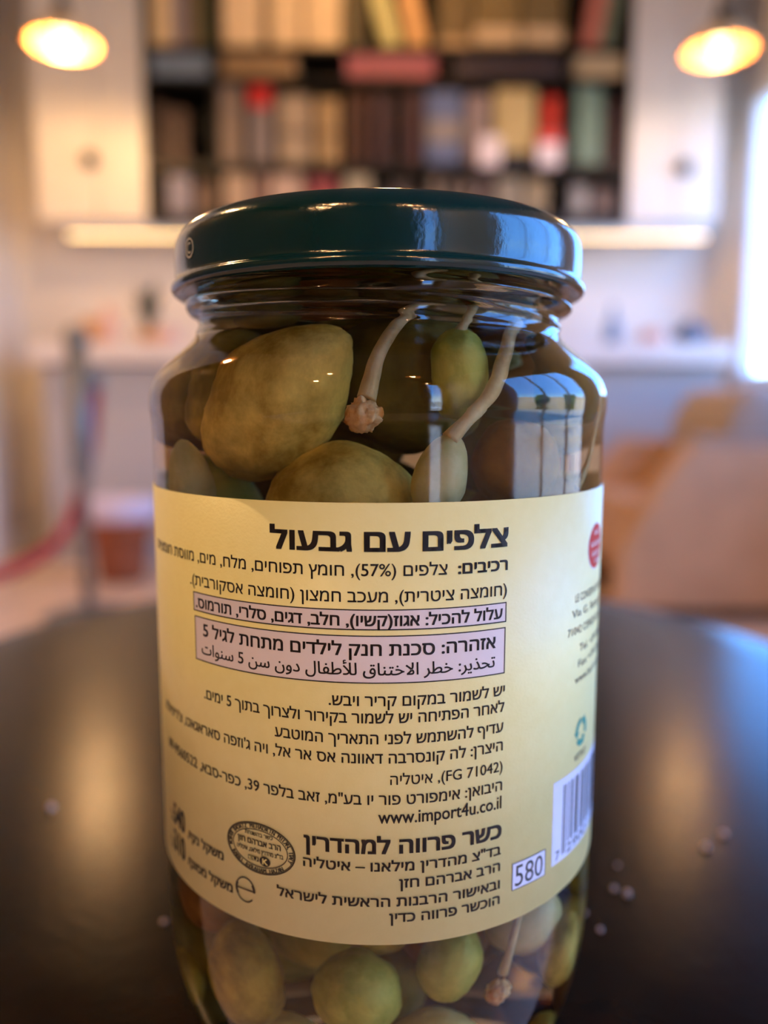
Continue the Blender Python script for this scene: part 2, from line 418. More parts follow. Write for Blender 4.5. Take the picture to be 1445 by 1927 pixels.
# worktop, base units and LED strip
ct = struct('trim_3', box(bmesh.new(), XL + .002, XR - .002, YB - .012, YB, .85, 1.335), m_wall)
tag(obj('worktop', box(bmesh.new(), -1.30, 1.33, 2.83, YB - .013, .775, .85, .004), m_top), 'thick pale stone worktop running under the bookcase', 'worktop')
for i, (a, b) in enumerate([(-1.28, -.62), (-.62, .04), (.04, .70), (.70, 1.31)]):
    t = thing('base_cabinet', ['base cabinet at the left end under the worktop, behind the pot', 'base cabinet second from the left, hidden behind the jar', 'base cabinet third from the left, behind the jar', 'base cabinet at the right end, lit by the window'][i], 'cabinet', ((a + b) / 2, 2.90, 0), group='grey base cabinets under the worktop')
    w_ = (b - a) / 2
    obj('carcass', box(bmesh.new(), -w_ + .001, w_ - .001, .02, YB - 2.915, .0, .774), m_panel, t)
    obj('door', box(bmesh.new(), -w_ + .003, w_ - .003, 0, .019, .09, .768, .002), m_panel, t)
led = thing('light_strip', 'warm glowing light strip under the cabinets and bookcase', 'light strip', (0, 3.13, 1.334))
xa, xb = -1.245, 1.325
obj('channel', box(bmesh.new(), xa, xb, .0, .02, -.036, -.0005), m_trim, led)
bm = bmesh.new(); n_d = 120
for i in range(n_d):
    x = xa + .012 + (xb - xa - .024) * i / (n_d - 1)
    box(bm, x - .005, x + .005, .003, .017, -.0405, -.0355)
d = obj('diode_row', bm, emit('led_glow', (1, .62, .2), LED_E), led); d['kind'] = 'stuff'

# ------------------------------------------------------------------ pendant lamps
m_shade_o = mat('pendant_outer_enamel', rgb(196, 170, 140), .4, noise_amt=.04)
m_shade_i = mat('copper_inner_shade', rgb(236, 160, 92), .35, .35, noise_amt=.05)
m_cord = mat('brown_cord', rgb(70, 54, 40), .7)
m_bulb = emit('bulb_glow', (1, .62, .24), BULB_E)
def pendant(x, y, z, label, power=PEND_W):
    t = thing('pendant_lamp', label, 'lamp', (x, y, z), group='pendant lamps around the room')
    bm = bmesh.new(); lathe(bm, smooth_prof([(.103, 0), (.098, .018), (.082, .045), (.055, .066), (.028, .078), (.018, .085)], 5), 48)
    obj('shade', bm, m_shade_o, t, True)
    bm = bmesh.new(); lathe(bm, smooth_prof([(.1015, .0005), (.0955, .018), (.08, .043), (.053, .063), (.026, .075), (0, .078)], 5), 48)
    obj('shade_lining', bm, m_shade_i, t, True)
    bm = bmesh.new(); lathe(bm, smooth_prof([(0, .135), (.012, .134), (.02, .12), (.022, .1), (.02, .082), (0, .08)], 3), 24)
    obj('lamp_holder', bm, m_knob, t, True)
    bm = bmesh.new(); lathe(bm, smooth_prof([(0, .012), (.016, .015), (.025, .03), (.021, .046), (.012, .062), (.011, .074), (0, .074)], 4), 24)
    obj('bulb', bm, m_bulb, t, True)
    bm = bmesh.new(); tube(bm, [(0, 0, .13), (0, 0, .3), (0, 0, ZC - z - .02)], [.004] * 3, 8)
    obj('cord', bm, m_cord, t, True)
    bm = bmesh.new(); lathe(bm, [(0, ZC - z - .03), (.04, ZC - z - .03), (.045, ZC - z - .0005), (0, ZC - z - .0005)], 24)
    obj('ceiling_rose', bm, m_shade_o, t)
    L = bpy.data.lights.new('bulb_light', 'POINT'); L.energy = power; L.color = (1, .61, .27); L.shadow_soft_size = .02
    lo = bpy.data.objects.new('bulb_light', L); C.objects.link(lo); lo.parent = t; lo.location = (0, 0, -.004)
    return t
a, b = at(120, 84, 2.45), at(1354, 98, 2.45)
pendant(a.x, 2.45, a.z, 'glowing orange pendant lamp at the upper left', PEND_W * 1.3)
pendant(b.x, 2.45, b.z, 'glowing orange pendant lamp at the upper right', PEND_W * .7)
pendant(.05, 2.5, 2.3, 'added pendant lamp out of view, brightening the middle of the bookcase', PEND_W * 1.3)  # unseen lamp, added to warm and brighten the top row of books
pendant(-1.05, .75, 1.9, 'pendant lamp left of the table, mirrored in the jar glass', PEND_W * 3.2)
pendant(-.95, -1.5, 1.9, 'pendant lamp behind the camera at the far left, mirrored in the jar', PEND_W * 1.8)
pendant(-.55, -1.0, 1.9, 'pendant lamp behind the camera at the near left, mirrored in the jar', PEND_W * 1.8)
pendant(.45, -1.3, 1.9, 'pendant lamp behind the camera at the near right, mirrored in the jar', PEND_W * 1.0)
pendant(.85, -1.9, 1.9, 'pendant lamp behind the camera at the far right, mirrored in the jar', PEND_W * 1.0)

# ------------------------------------------------------------------ things standing about the room
m_terra = mat('terracotta', rgb(150, 80, 42), .8, noise_amt=.2, scale=12, bump=.3)
m_pale = mat('pale_pot_liner', rgb(222, 206, 212), .6, noise_amt=.05)
p = at(231, 1082, 2.62)
t = thing('plant_pot', 'terracotta pot with a pale rim on the floor under the worktop', 'plant pot', (p.x, 2.62, 0))
bm = bmesh.new(); lathe(bm, [(0, .001), (.073, .001), (.078, .006), (.092, .13), (.096, .165), (.108, .168), (.112, .212), (.106, .216), (.098, .21), (.09, .17), (.086, .12), (.07, .02), (0, .02)], 48)
obj('pot_body', bm, m_terra, t, True)
bm = bmesh.new(); lathe(bm, smooth_prof([(0, .2), (.08, .205), (.104, .214), (.126, .235), (.132, .275), (.126, .292), (.1, .296), (.05, .29), (0, .288)], 4), 40)
obj('pale_rim', bm, m_pale, t, True)

m_chrome = mat('brushed_steel', rgb(128, 126, 118), .45, .5)
m_rope = mat('red_rope', rgb(160, 22, 44), .75, noise_amt=.2, scale=60, bump=.6, bump_scale=120)
p = at(168, 1150, 2.12)
px_, py_ = p.x, 2.12
t = thing('rope_stanchion', 'steel rope barrier post standing left of the pot', 'barrier post', (px_, py_, 0))
bm = bmesh.new(); lathe(bm, smooth_prof([(0, .03), (.02, .03), (.05, .024), (.11, .012), (.12, .004), (.12, .001), (0, .001)], 4), 48); obj('base', bm, m_chrome, t, True)
bm = bmesh.new(); lathe(bm, [(0, .025), (.016, .025), (.016, .40), (.03, .42), (.03, .79), (0, .79)], 32); obj('post', bm, m_chrome, t, True)
bm = bmesh.new(); lathe(bm, smooth_prof([(0, .785), (.034, .787), (.037, .8), (.028, .825), (.012, .838), (0, .84)], 4), 32); obj('cap', bm, m_chrome, t, True)
hk = Vector((.05, .0, .66))
bm = bmesh.new(); tube(bm, [(.02, .0, .70), (.03, .03, .712), (.03, .06, .70), (.028, .072, .672), (.024, .066, .652)], [.006] * 5, 10); obj('hook', bm, m_chrome, t, True)
pts = [at(180, 712, 2.19), at(177, 790, 2.19), at(166, 870, 2.18), at(150, 935, 2.16), at(128, 990, 2.10), at(85, 1040, 1.98), at(20, 1075, 1.86), at(-60, 1088, 1.74), at(-160, 1060, 1.66)]
bm = bmesh.new(); tube(bm, pts, [.017] * len(pts), 14, 6)
rp = thing('barrier_rope', 'sagging dark red rope hanging from the barrier post', 'rope', pts[0])
o = obj('rope', bm, m_rope, rp, True); o.location = -pts[0]
bm = bmesh.new(); lathe(bm, smooth_prof([(0, -.03), (.02, -.03), (.024, -.01), (.02, .012), (.006, .02), (0, .02)], 3), 20)
obj('rope_end', bm, m_chrome, rp, True)

# low tan armchair by the right wall
m_tan = mat('tan_leather', rgb(198, 156, 116), .5, noise_amt=.12, scale=7, bump=.3, bump_scale=60)
m_tan2 = mat('taupe_cushion', rgb(170, 152, 134), .8, noise_amt=.08, scale=12, bump=.3)
yc0, yc1 = 2.06, 2.72
t = thing('armchair', 'low tan armchair with sloping front by the right wall', 'armchair', (1.1, yc0, 0))
def ap(px, py, Y=yc0): q = at(px, py, Y); return (q.x - 1.1, q.z)
prof_ = [(ap(1160, 1100)[0], .03), ap(1172, 1040), ap(1240, 915), ap(1300, 838), (ap(1330, 838)[0], ap(1330, 838)[1] + .002), (.36, ap(1330, 842)[1]), (.375, .03)]
obj('side_panel', prism(bmesh.new(), prof_, 0, .10, .012), m_tan, t, True)
obj('side_panel', prism(bmesh.new(), prof_, yc1 - yc0 - .10, yc1 - yc0, .012), m_tan, t, True)
obj('seat', box(bmesh.new(), ap(1190, 1040)[0], .36, .101, yc1 - yc0 - .101, .12, .34, .03, 4), m_tan, t, True)
obj('plinth', box(bmesh.new(), ap(1190, 1040)[0] + .03, .34, .04, yc1 - yc0 - .04, 0.0008, .029), m_black, t)
q0, q1 = ap(1350, 760), ap(1330, 845)
obj('back_cushion', prism(bmesh.new(), [(-.10, .342), (.10, .342), (.10, .60), (.07, .66), (.02, .685), (-.035, .66), (-.08, .58)], .102, yc1 - yc0 - .102, .03), m_tan2, t, True)
obj('arm_pad', prism(bmesh.new(), [(ap(1310, 838)[0], ap(1310, 838)[1] + .0015), (.355, ap(1310, 840)[1] + .0015), (.355, ap(1310, 840)[1] + .022), (ap(1315, 838)[0], ap(1310, 838)[1] + .022)], .004, .096, .006), m_tan2, t, True)

# clutter on the worktop
m_dark = mat('dark_green_leaf', rgb(56, 58, 40), .6, noise_amt=.4, scale=30)
m_pink = mat('pink_glaze', rgb(214, 170, 150), .4, noise_amt=.05)
m_amb = mat('amber_glaze', rgb(206, 156, 96), .35, noise_amt=.08)
m_blue = mat('blue_grey_glaze', rgb(110, 128, 150), .35, noise_amt=.1)
m_slate = mat('slate_glaze', rgb(74, 84, 98), .4, noise_amt=.1)
ZT = .8508
p = at(278, 620, 3.1)
t = thing('potted_plant', 'small dark plant in a pot on the worktop left of the jar', 'plant', (p.x, 3.1, ZT))
bm = bmesh.new(); lathe(bm, [(0, 0), (.03, 0), (.04, .06), (.043, .07), (.037, .068), (.03, .055), (0, .055)], 32); obj('pot', bm, m_amb, t, True)
bm = bmesh.new(); rnd = random.Random(3)
for i in range(16):
    a = i * 2.4; hh = rnd.uniform(.1, .21); l = rnd.uniform(.02, .06)
    pp = [Vector((0, 0, .055)), Vector((math.cos(a) * l * .5, math.sin(a) * l * .5, .055 + hh * .6)), Vector((math.cos(a) * l * 1.3, math.sin(a) * l * 1.3, .055 + hh))]
    tube(bm, pp, [.004, .012, .002], 8, 4)
obj('foliage', bm, m_dark, t, True)
def vessel(px, Y, prof, m, name, label, cat):
    q = at(px, 640, Y); bm = bmesh.new(); lathe(bm, prof, 32)
    tag(obj(name, bm, m, None, True, (q.x, Y, ZT)), label, cat)
vessel(206, 3.05, smooth_prof([(0, 0), (.03, 0), (.034, .02), (.034, .1), (.02, .13), (.016, .16), (.013, .16), (0, .158)], 3), m_pink, 'bottle', 'pale pink bottle on the worktop behind the steel post', 'bottle')
vessel(172, 3.15, smooth_prof([(0, 0), (.03, 0), (.036, .03), (.036, .09), (.032, .12), (.03, .12), (0, .11)], 3), m_amb, 'jar', 'amber jar on the worktop, left of the pale pink bottle', 'jar')
vessel(315, 3.0, smooth_prof([(0, 0), (.04, 0), (.055, .03), (.06, .06), (.056, .06), (.04, .02), (0, .012)], 3), m_pink, 'bowl', 'pink bowl on the worktop just left of the jar', 'bowl')
vessel(1152, 3.15, smooth_prof([(0, 0), (.03, 0), (.03, .1), (.012, .14), (.012, .18), (0, .18)], 3), m_blue, 'bottle', 'blue grey bottle on the worktop just right of the jar', 'bottle')
vessel(1230, 3.0, smooth_prof([(0, 0), (.035, 0), (.05, .03), (.055, .06), (.05, .06), (.03, .015), (0, .012)], 3), m_pink, 'bowl', 'pinkish bowl on the worktop right of the jar, beside the slate teapot', 'bowl')
p = at(1306, 640, 3.1)
t = thing('teapot', 'slate blue teapot at the right end of the worktop', 'teapot', (p.x - .02, 3.1, ZT))
bm = bmesh.new(); lathe(bm, smooth_prof([(0, 0), (.035, 0), (.056, .03), (.06, .055), (.05, .085), (.025, .098), (0, .1)], 4), 32); obj('body', bm, m_slate, t, True)
bm = bmesh.new(); lathe(bm, smooth_prof([(0, .097), (.02, .1), (.008, .106), (.01, .115), (0, .12)], 3), 20); obj('lid', bm, m_slate, t, True)
bm = bmesh.new(); tube(bm, [(-.05, 0, .04), (-.075, 0, .06), (-.088, 0, .088)], [.014, .009, .006], 12); obj('spout', bm, m_slate, t, True)
bm = bmesh.new(); tube(bm, [(.045, 0, .08), (.08, 0, .085), (.085, 0, .05), (.052, 0, .03)], [.006] * 4, 10); obj('handle', bm, m_slate, t, True)

# ------------------------------------------------------------------ the round table
TZ = CZ - .121
TY = .19
m_table = bpy.data.materials.new('dark_brown_tabletop'); m_table.use_nodes = True
n = m_table.node_tree; b_ = n.nodes['Principled BSDF']; b_.inputs['Specular IOR Level'].default_value = .10
tc = n.nodes.new('ShaderNodeTexCoord')
n1 = n.nodes.new('ShaderNodeTexNoise'); n1.inputs['Scale'].default_value = 30; n1.inputs['Detail'].default_value = 8
n.links.new(tc.outputs['Object'], n1.inputs['Vector'])
cr_ = n.nodes.new('ShaderNodeValToRGB'); cr_.color_ramp.elements[0].color = rgb(14, 11, 8); cr_.color_ramp.elements[1].color = rgb(28, 21, 15)
n.links.new(n1.outputs['Fac'], cr_.inputs[0]); n.links.new(cr_.outputs[0], b_.inputs['Base Color'])
rr = n.nodes.new('ShaderNodeMapRange'); rr.inputs['To Min'].default_value = .19; rr.inputs['To Max'].default_value = .25
n.links.new(n1.outputs['Fac'], rr.inputs['Value']); n.links.new(rr.outputs[0], b_.inputs['Roughness'])
n2 = n.nodes.new('ShaderNodeTexNoise'); n2.inputs['Scale'].default_value = 320; n2.inputs['Detail'].default_value = 6
n.links.new(tc.outputs['Object'], n2.inputs['Vector'])
bp = n.nodes.new('ShaderNodeBump'); bp.inputs['Strength'].default_value = .14; bp.inputs['Distance'].default_value = .0005
n.links.new(n2.outputs['Fac'], bp.inputs['Height']); n.links.new(bp.outputs[0], b_.inputs['Normal'])
t = thing('round_table', 'small round dark brown table with a glossy top under the jar', 'table', (0, TY, 0))
bm = bmesh.new()
lathe(bm, [(0, TZ), (.05, TZ), (.1, TZ), (.15, TZ), (.19, TZ)] + smooth_prof([(.214, TZ), (.2195, TZ - .0012), (.2225, TZ - .005), (.222, TZ - .014), (.215, TZ - .02)], 5) + [(.1, TZ - .022), (0, TZ - .022)], 160)
obj('tabletop', bm, m_table, t, True)
m_iron = mat('black_iron', rgb(28, 26, 25), .5, .6, bump=.2)
bm = bmesh.new(); lathe(bm, [(0, .02), (.025, .02), (.022, .06), (.022, TZ - .06), (.06, TZ - .0225), (0, TZ - .0225)], 40); obj('column', bm, m_iron, t, True)
bm = bmesh.new(); lathe(bm, smooth_prof([(0, .03), (.03, .03), (.1, .018), (.16, .01), (.165, .001), (0, .001)], 4), 60); obj('base', bm, m_iron, t, True)

# crumbs on the table
m_crumb = mat('pale_crumb', rgb(196, 166, 150), .4, noise_amt=.05)
for i, (cx_, cy_, s_, lb) in enumerate([(-.100, .082, .0011, 'pale crumb on the table left of the jar'), (-.051, .028, .0007, 'pale crumb close beside the jar at the lower left'),
        (.091, .059, .0010, 'pale crumb on the table right of the jar, in the upper pair'), (.099, .066, .0009, 'pale crumb farthest right on the table rim'),
        (.0600, .0405, .0007, 'pale crumb just right of the jar, upper of a close pair'), (.0625, .0380, .0009, 'larger crumb just right of the jar, lower of a close pair'),
        (.052, .0245, .0006, 'small crumb right of the jar foot'), (.064, .051, .0005, 'tiny crumb right of the jar, above the close pair'),
        (.050, .031, .0005, 'tiny crumb beside the jar under the label edge')]):
    bm = bmesh.new(); bmesh.ops.create_icosphere(bm, subdivisions=2, radius=s_)
    for v in bm.verts: v.co *= 1 + .3 * noise.noise(v.co * 900 + Vector((i, 0, 0)))
    zz = TZ
    tag(obj('crumb', bm, m_crumb, None, True, (cx_, cy_, zz + s_ * .8)), lb, 'crumb', 'pale crumbs on the table')

# ------------------------------------------------------------------ the jar
mm = .001
JZ = CZ                                     # profiles below use millimetres above/below lens height
jar = thing('pickle_jar', 'glass jar of caperberries with green lid and pale yellow label', 'jar', (0, 0, TZ))
OFF = JZ - TZ                               # 0.121

m_glass = bpy.data.materials.new('jar_glass'); m_glass.use_nodes = True
n = m_glass.node_tree; n.nodes.remove(n.nodes['Principled BSDF'])
gb = n.nodes.new('ShaderNodeBsdfGlass'); gb.inputs['IOR'].default_value = 1.5; gb.inputs['Roughness'].default_value = 0
gb.inputs['Color'].default_value = (.985, .995, .98, 1)
n.links.new(gb.outputs[0], n.nodes['Material Output'].inputs[0])
m_brine = bpy.data.materials.new('brine'); m_brine.use_nodes = True
n = m_brine.node_tree; n.nodes.remove(n.nodes['Principled BSDF'])
gb = n.nodes.new('ShaderNodeBsdfGlass'); gb.inputs['IOR'].default_value = 1.35 / 1.5; gb.inputs['Roughness'].default_value = 0
va = n.nodes.new('ShaderNodeVolumeAbsorption'); va.inputs['Color'].default_value = (.80, .62, .20, 1); va.inputs['Density'].default_value = 26
n.links.new(gb.outputs[0], n.nodes['Material Output'].inputs['Surface']); n.links.new(va.outputs[0], n.nodes['Material Output'].inputs['Volume'])

out_low = smooth_prof([(0, -118.6), (14, -118.9), (22, -120.0), (26.5, -121.0), (29.2, -120.2), (31.4, -117.6), (34.3, -112.6), (36.6, -107.2), (38.4, -101.2), (39.4, -95.5), (39.85, -88), (39.9, -80)], 4)
out_mid = [(39.9, -60), (39.9, -40), (39.9, -20), (39.9, -4), (39.95, -2), (40.1, -.8), (40.25, 0)]
out_hi = smooth_prof([(40.25, 0.3), (40.25, 2.4), (39.9, 4.0), (39.1, 5.7), (37.5, 7.5), (35.2, 9.5), (33.2, 11.3), (32.1, 12.8), (31.7, 14.2), (31.8, 15.4), (32.6, 16.2), (33.6, 17.0), (33.6, 18.0), (32.4, 18.9), (31.6, 20.0)], 5)
out_top = [(31.6, 22), (31.6, 28.2), (31.0, 29.0), (29, 29.2), (0, 29.2)]
prof = [(r * mm, z * mm + OFF) for r, z in out_low + out_mid + out_hi + out_top]
def thread(r, z, a):
    zz = (z - OFF) / mm
    if not 11 < zz < 28 or r < .030: return 0
    v = 0
    for kk in range(-1, 8):                  # four-start screw ridge
        z0 = 15.2 + 1.35 * kk * 2 - ((a + .9) % (math.pi / 2)) / (math.pi / 2) * 2.7
        v += math.exp(-((zz - z0) / .55) ** 2)
    return .0005 * min(v, 1) * (1 if zz > 14 else max(0, (zz - 12.5) / 1.5))
bm = bmesh.new(); lathe(bm, prof, 256, rfun=thread)
glass = obj('glass_body', bm, m_glass, jar, True)
inn = smooth_prof([(0, -115.6), (18, -116.0), (25, -115.8), (28.8, -113.6), (32.0, -109), (34.6, -103.6), (36.6, -97), (37.6, -90), (37.75, -80)], 4) + [(37.75, -50), (37.75, -20), (37.75, -2)] + \
    smooth_prof([(37.8, 0), (37.7, 2.4), (36.8, 4.6), (34.6, 7.2), (32.0, 9.6), (30.2, 11.8), (29.5, 14), (29.4, 17)], 4) + [(29.4, 22.5), (28.5, 23), (0, 23)]
bm = bmesh.new(); lathe(bm, [(r * mm, z * mm + OFF) for r, z in inn], 160)
brine = obj('brine', bm, m_brine, jar, True)

# lid
m_lid = mat('dark_green_enamel', rgb(3, 42, 42), .15, 0, coat=.3, spec=.5, bump=.04, bump_scale=900)
lp = smooth_prof([(31.9, 20.4), (33.6, 20.2), (34.6, 19.5), (35.4, 19.3), (36.0, 19.9), (36.0, 20.7), (35.5, 21.3), (35.35, 22.2), (35.4, 25), (35.3, 27.0), (34.9, 28.2), (34.0, 29.3), (32.8, 30.2), (31.6, 30.6), (30.4, 30.5), (29.6, 30.0), (28.2, 29.75), (24, 29.7)], 5) + [(0, 29.7)]
lp = [(r * mm, z * mm + OFF) for r, z in lp]
bm = bmesh.new(); lathe(bm, lp + [(0, 29.35 * mm + OFF), (.0317, 29.35 * mm + OFF), (.03175, .0225 + OFF)], 200, closed=False)
lid = obj('lid', bm, m_lid, jar, True)
m_mark = mat('white_lid_print', rgb(190, 190, 180), .4)
def ring_flat(bm, cu, cv, a, b, th, n_=60, a0=0, a1=2 * math.pi):
    vs = []
    for i in range(n_ + 1):
        t_ = a0 + (a1 - a0) * i / n_
        vs.append((bm.verts.new((cu + a * math.cos(t_), cv + b * math.sin(t_), 0)), bm.verts.new((cu + (a - th) * math.cos(t_), cv + (b - th) * math.sin(t_), 0))))
    for A, B in zip(vs[:-1], vs[1:]): bm.faces.new((A[0], B[0], B[1], A[1]))

# ---- flat drawing in (u, v) millimetres on the cylinder, then wrapped round it
def wrap(bm, rad, step=.8):
    us = [v.co.x for v in bm.verts]
    u = math.floor(min(us) / step) * step + step
    while u < max(us):
        bmesh.ops.bisect_plane(bm, geom=bm.verts[:] + bm.edges[:] + bm.faces[:], plane_co=(u, 0, 0), plane_no=(1, 0, 0), dist=1e-5)
        u += step
    for v in bm.verts:
        a = v.co.x / LR; r = rad + v.co.z * mm
        v.co = Vector((r * math.sin(a), -r * math.cos(a), v.co.y * mm + OFF))
LR = 40.1
def rect(bm, u0, u1, v0, v1):
    bm.faces.new([bm.verts.new((u, v, 0)) for u, v in ((u0, v0), (u1, v0), (u1, v1), (u0, v1))])

MIR = {'(': ')', ')': '('}
def visual(s):
    """right-to-left text in the order it is drawn from the left"""
    if not re.search('[\u0590-\u05ff]', s): return s
    out = ''.join(MIR.get(c, c) for c in s[::-1])
    return re.sub(r'[0-9A-Za-z](?:[0-9A-Za-z%\- ]*[0-9A-Za-z%])?%?|%[0-9]+', lambda m_: m_.group(0)[::-1], out)
AR = {'ا': ('\ufe8d', '\ufe8e'), 'أ': ('\ufe83', '\ufe84'), 'د': ('\ufea9', '\ufeaa'), 'ذ': ('\ufeab', '\ufeac'), 'ر': ('\ufead', '\ufeae'), 'و': ('\ufeed', '\ufeee'),
      'ت': ('\ufe95', '\ufe96', '\ufe97', '\ufe98'), 'ح': ('\ufea1', '\ufea2', '\ufea3', '\ufea4'), 'ي': ('\ufef1', '\ufef2', '\ufef3', '\ufef4'), 'خ': ('\ufea5', '\ufea6', '\ufea7', '\ufea8'),
      'ط': ('\ufec1', '\ufec2', '\ufec3', '\ufec4'), 'ل': ('\ufedd', '\ufede', '\ufedf', '\ufee0'), 'ن': ('\ufee5', '\ufee6', '\ufee7', '\ufee8'), 'ق': ('\ufed5', '\ufed6', '\ufed7', '\ufed8'),
      'ف': ('\ufed1', '\ufed2', '\ufed3', '\ufed4'), 'س': ('\ufeb1', '\ufeb2', '\ufeb3', '\ufeb4')}
def arabic(s):
    s = s.replace('لأ', '\u0001').replace('لا', '\u0002')
    AR['\u0001'] = ('\ufef7', '\ufef8'); AR['\u0002'] = ('\ufefb', '\ufefc')
    res = []
    for i, c in enumerate(s):
        if c not in AR: res.append(c); continue
        prv = i > 0 and s[i - 1] in AR and len(AR[s[i - 1]]) == 4
        nxt = i + 1 < len(s) and s[i + 1] in AR and len(AR[c]) == 4
        f_ = AR[c]
        res.append(f_[3] if prv and nxt else f_[1] if prv else f_[2] if nxt else f_[0])
    return ''.join(res)[::-1]

from mathutils.geometry import tessellate_polygon
_GL = {}
class G: pass
def glyph_mesh(s):
    """outline of s, every contour filled by itself (holes cut out)"""
    if s in _GL: return _GL[s]
    c = bpy.data.curves.new('tmp', 'FONT'); c.body = s; c.size = 1; c.resolution_u = 3; c.fill_mode = 'NONE'
    o_ = bpy.data.objects.new('tmp', c); C.objects.link(o_)
    me = bpy.data.meshes.new_from_object(o_.evaluated_get(bpy.context.evaluated_depsgraph_get()))
    bpy.data.objects.remove(o_); bpy.data.curves.remove(c)
    nxt = {e.vertices[0]: e.vertices[1] for e in me.edges}
    loops = []; seen = set()
    for st in list(nxt):
        if st in seen: continue
        lp_ = []; cur = st
        while cur not in seen and cur in nxt:
            seen.add(cur); lp_.append(cur); cur = nxt[cur]
        if len(lp_) > 2: loops.append(lp_)
    V = [Vector((q.co.x, q.co.y, 0)) for q in me.vertices]
    bpy.data.meshes.remove(me)
    area = lambda L: sum(V[L[i]].x * V[L[(i + 1) % len(L)]].y - V[L[(i + 1) % len(L)]].x * V[L[i]].y for i in range(len(L))) / 2
    def inside(p, L):
        r_ = False
        for i in range(len(L)):
            a, b = V[L[i]], V[L[(i + 1) % len(L)]]
            if (a.y > p.y) != (b.y > p.y) and p.x < (b.x - a.x) * (p.y - a.y) / (b.y - a.y) + a.x: r_ = not r_
        return r_
    ars = [area(L) for L in loops]
    hole_of = {}
    for i, L in enumerate(loops):
        for k_, L2 in enumerate(loops):
            if k_ != i and ars[i] * ars[k_] < 0 and abs(ars[k_]) > abs(ars[i]) and all(inside(V[q], L2) for q in L[::3]): hole_of[i] = k_
    tris = []
    for i, L in enumerate(loops):
        if i in hole_of: continue
        grp = [L] + [loops[h] for h, k_ in hole_of.items() if k_ == i]
        idx = [q for l_ in grp for q in l_]
        for t_ in tessellate_polygon([[V[q] for q in l_] for l_ in grp]):
            tris.append([idx[q] for q in t_])
    g_ = G(); g_.vertices = []; g_.polygons = []
    for v in V: q = G(); q.co = v; g_.vertices.append(q)
    for t_ in tris: q = G(); q.vertices = t_; g_.polygons.append(q)
    _GL[s] = g_
    return g_
def extent(s):
    me = glyph_mesh(s); xs = [v.co.x for v in me.vertices]; return (min(xs), max(xs))

def text(bm, s, ur, ul, v, h=None, bold=0, ref=None, em=.592, cond=1):
    """draw s (already in drawing order) with its right end at ur; ul = where its left end (or that of ref) falls; h = letter height"""
    me = glyph_mesh(s); xs = [q.co.x for q in me.vertices]; x0, x1 = min(xs), max(xs)
    if ul is None: sx = h / em * cond
    else:
        wd = (x1 - x0) if ref is None else ref
        sx = (ur - ul) / wd
    sy = sx if h is None else h / em
    offs = [(0, 0)] if not bold else [(0, 0), (bold, bold * .6), (-bold, bold * .6), (bold, -bold * .6), (-bold, -bold * .6)]
    for ox, oy in offs:
        nb = len(bm.verts)
        vs = [bm.verts.new((ur + (q.co.x - x1) * sx + ox, v + q.co.y * sy + oy, 0)) for q in me.vertices]
        for f in me.polygons:
            try: bm.faces.new([vs[i] for i in f.vertices])
            except ValueError: pass
    return sx

m_paper = bpy.data.materials.new('pale_yellow_label_paper'); m_paper.use_nodes = True
n = m_paper.node_tree; b_ = n.nodes['Principled BSDF']
b_.inputs['Base Color'].default_value = rgb(238, 229, 158); b_.inputs['Roughness'].default_value = .42; b_.inputs['Specular IOR Level'].default_value = .5
tc = n.nodes.new('ShaderNodeTexCoord'); n1 = n.nodes.new('ShaderNodeTexNoise'); n1.inputs['Scale'].default_value = 500; n1.inputs['Detail'].default_value = 3
n.links.new(tc.outputs['Object'], n1.inputs['Vector'])
mxr = n.nodes.new('ShaderNodeValToRGB'); mxr.color_ramp.elements[0].color = rgb(234, 224, 148); mxr.color_ramp.elements[1].color = rgb(241, 234, 166)
n.links.new(n1.outputs['Fac'], mxr.inputs[0]); n.links.new(mxr.outputs[0], b_.inputs['Base Color'])
wv = n.nodes.new('ShaderNodeTexNoise'); wv.inputs['Scale'].default_value = 2200; wv.inputs['Detail'].default_value = 2
n.links.new(tc.outputs['Object'], wv.inputs['Vector'])
bp = n.nodes.new('ShaderNodeBump'); bp.inputs['Strength'].default_value = .12; bp.inputs['Distance'].default_value = .0002
n.links.new(wv.outputs['Fac'], bp.inputs['Height']); n.links.new(bp.outputs[0], b_.inputs['Normal'])
m_ink = mat('black_ink', rgb(20, 17, 16), .45)
m_patch = mat('white_patch_print', rgb(232, 223, 221), .42)
m_bar = mat('barcode_patch', rgb(216, 220, 240), .42)
m_redink = mat('red_ink', rgb(205, 40, 42), .4)
m_teal = mat('teal_ink', rgb(46, 150, 130), .45)
m_white = mat('white_ink', rgb(238, 232, 226), .45)
m_greyink = mat('grey_ink', rgb(62, 66, 66), .45)

# label: a thin paper sleeve; it wraps round, leaving a gap at the back
bm = bmesh.new()
nseg = 220; a0, a1 = -2.62, 2.62
rings = []
for i in range(nseg + 1):
    a = a0 + (a1 - a0) * i / nseg
    rings.append([bm.verts.new((r * mm * math.sin(a), -r * mm * math.cos(a), z * mm + OFF)) for r, z in ((40.1, -76.93), (40.1, -12.34), (39.95, -12.34), (39.95, -76.93))])
for A, B in zip(rings[:-1], rings[1:]):
    for j in range(4): bm.faces.new((A[j], B[j], B[(j + 1) % 4], A[(j + 1) % 4]))
bm.faces.new(rings[0]); bm.faces.new(rings[-1][::-1])
bmesh.ops.recalc_face_normals(bm, faces=bm.faces[:])
label = obj('label', bm, m_paper, jar, True)
INK = .04016; PATCH = .04013

# title
bm = bmesh.new(); text(bm, visual('צלפים עם גבעול'), 18.85, -15.3, -18.9, 2.55, bold=.17)
wrap(bm, INK); obj('title_lettering', bm, m_ink, label)
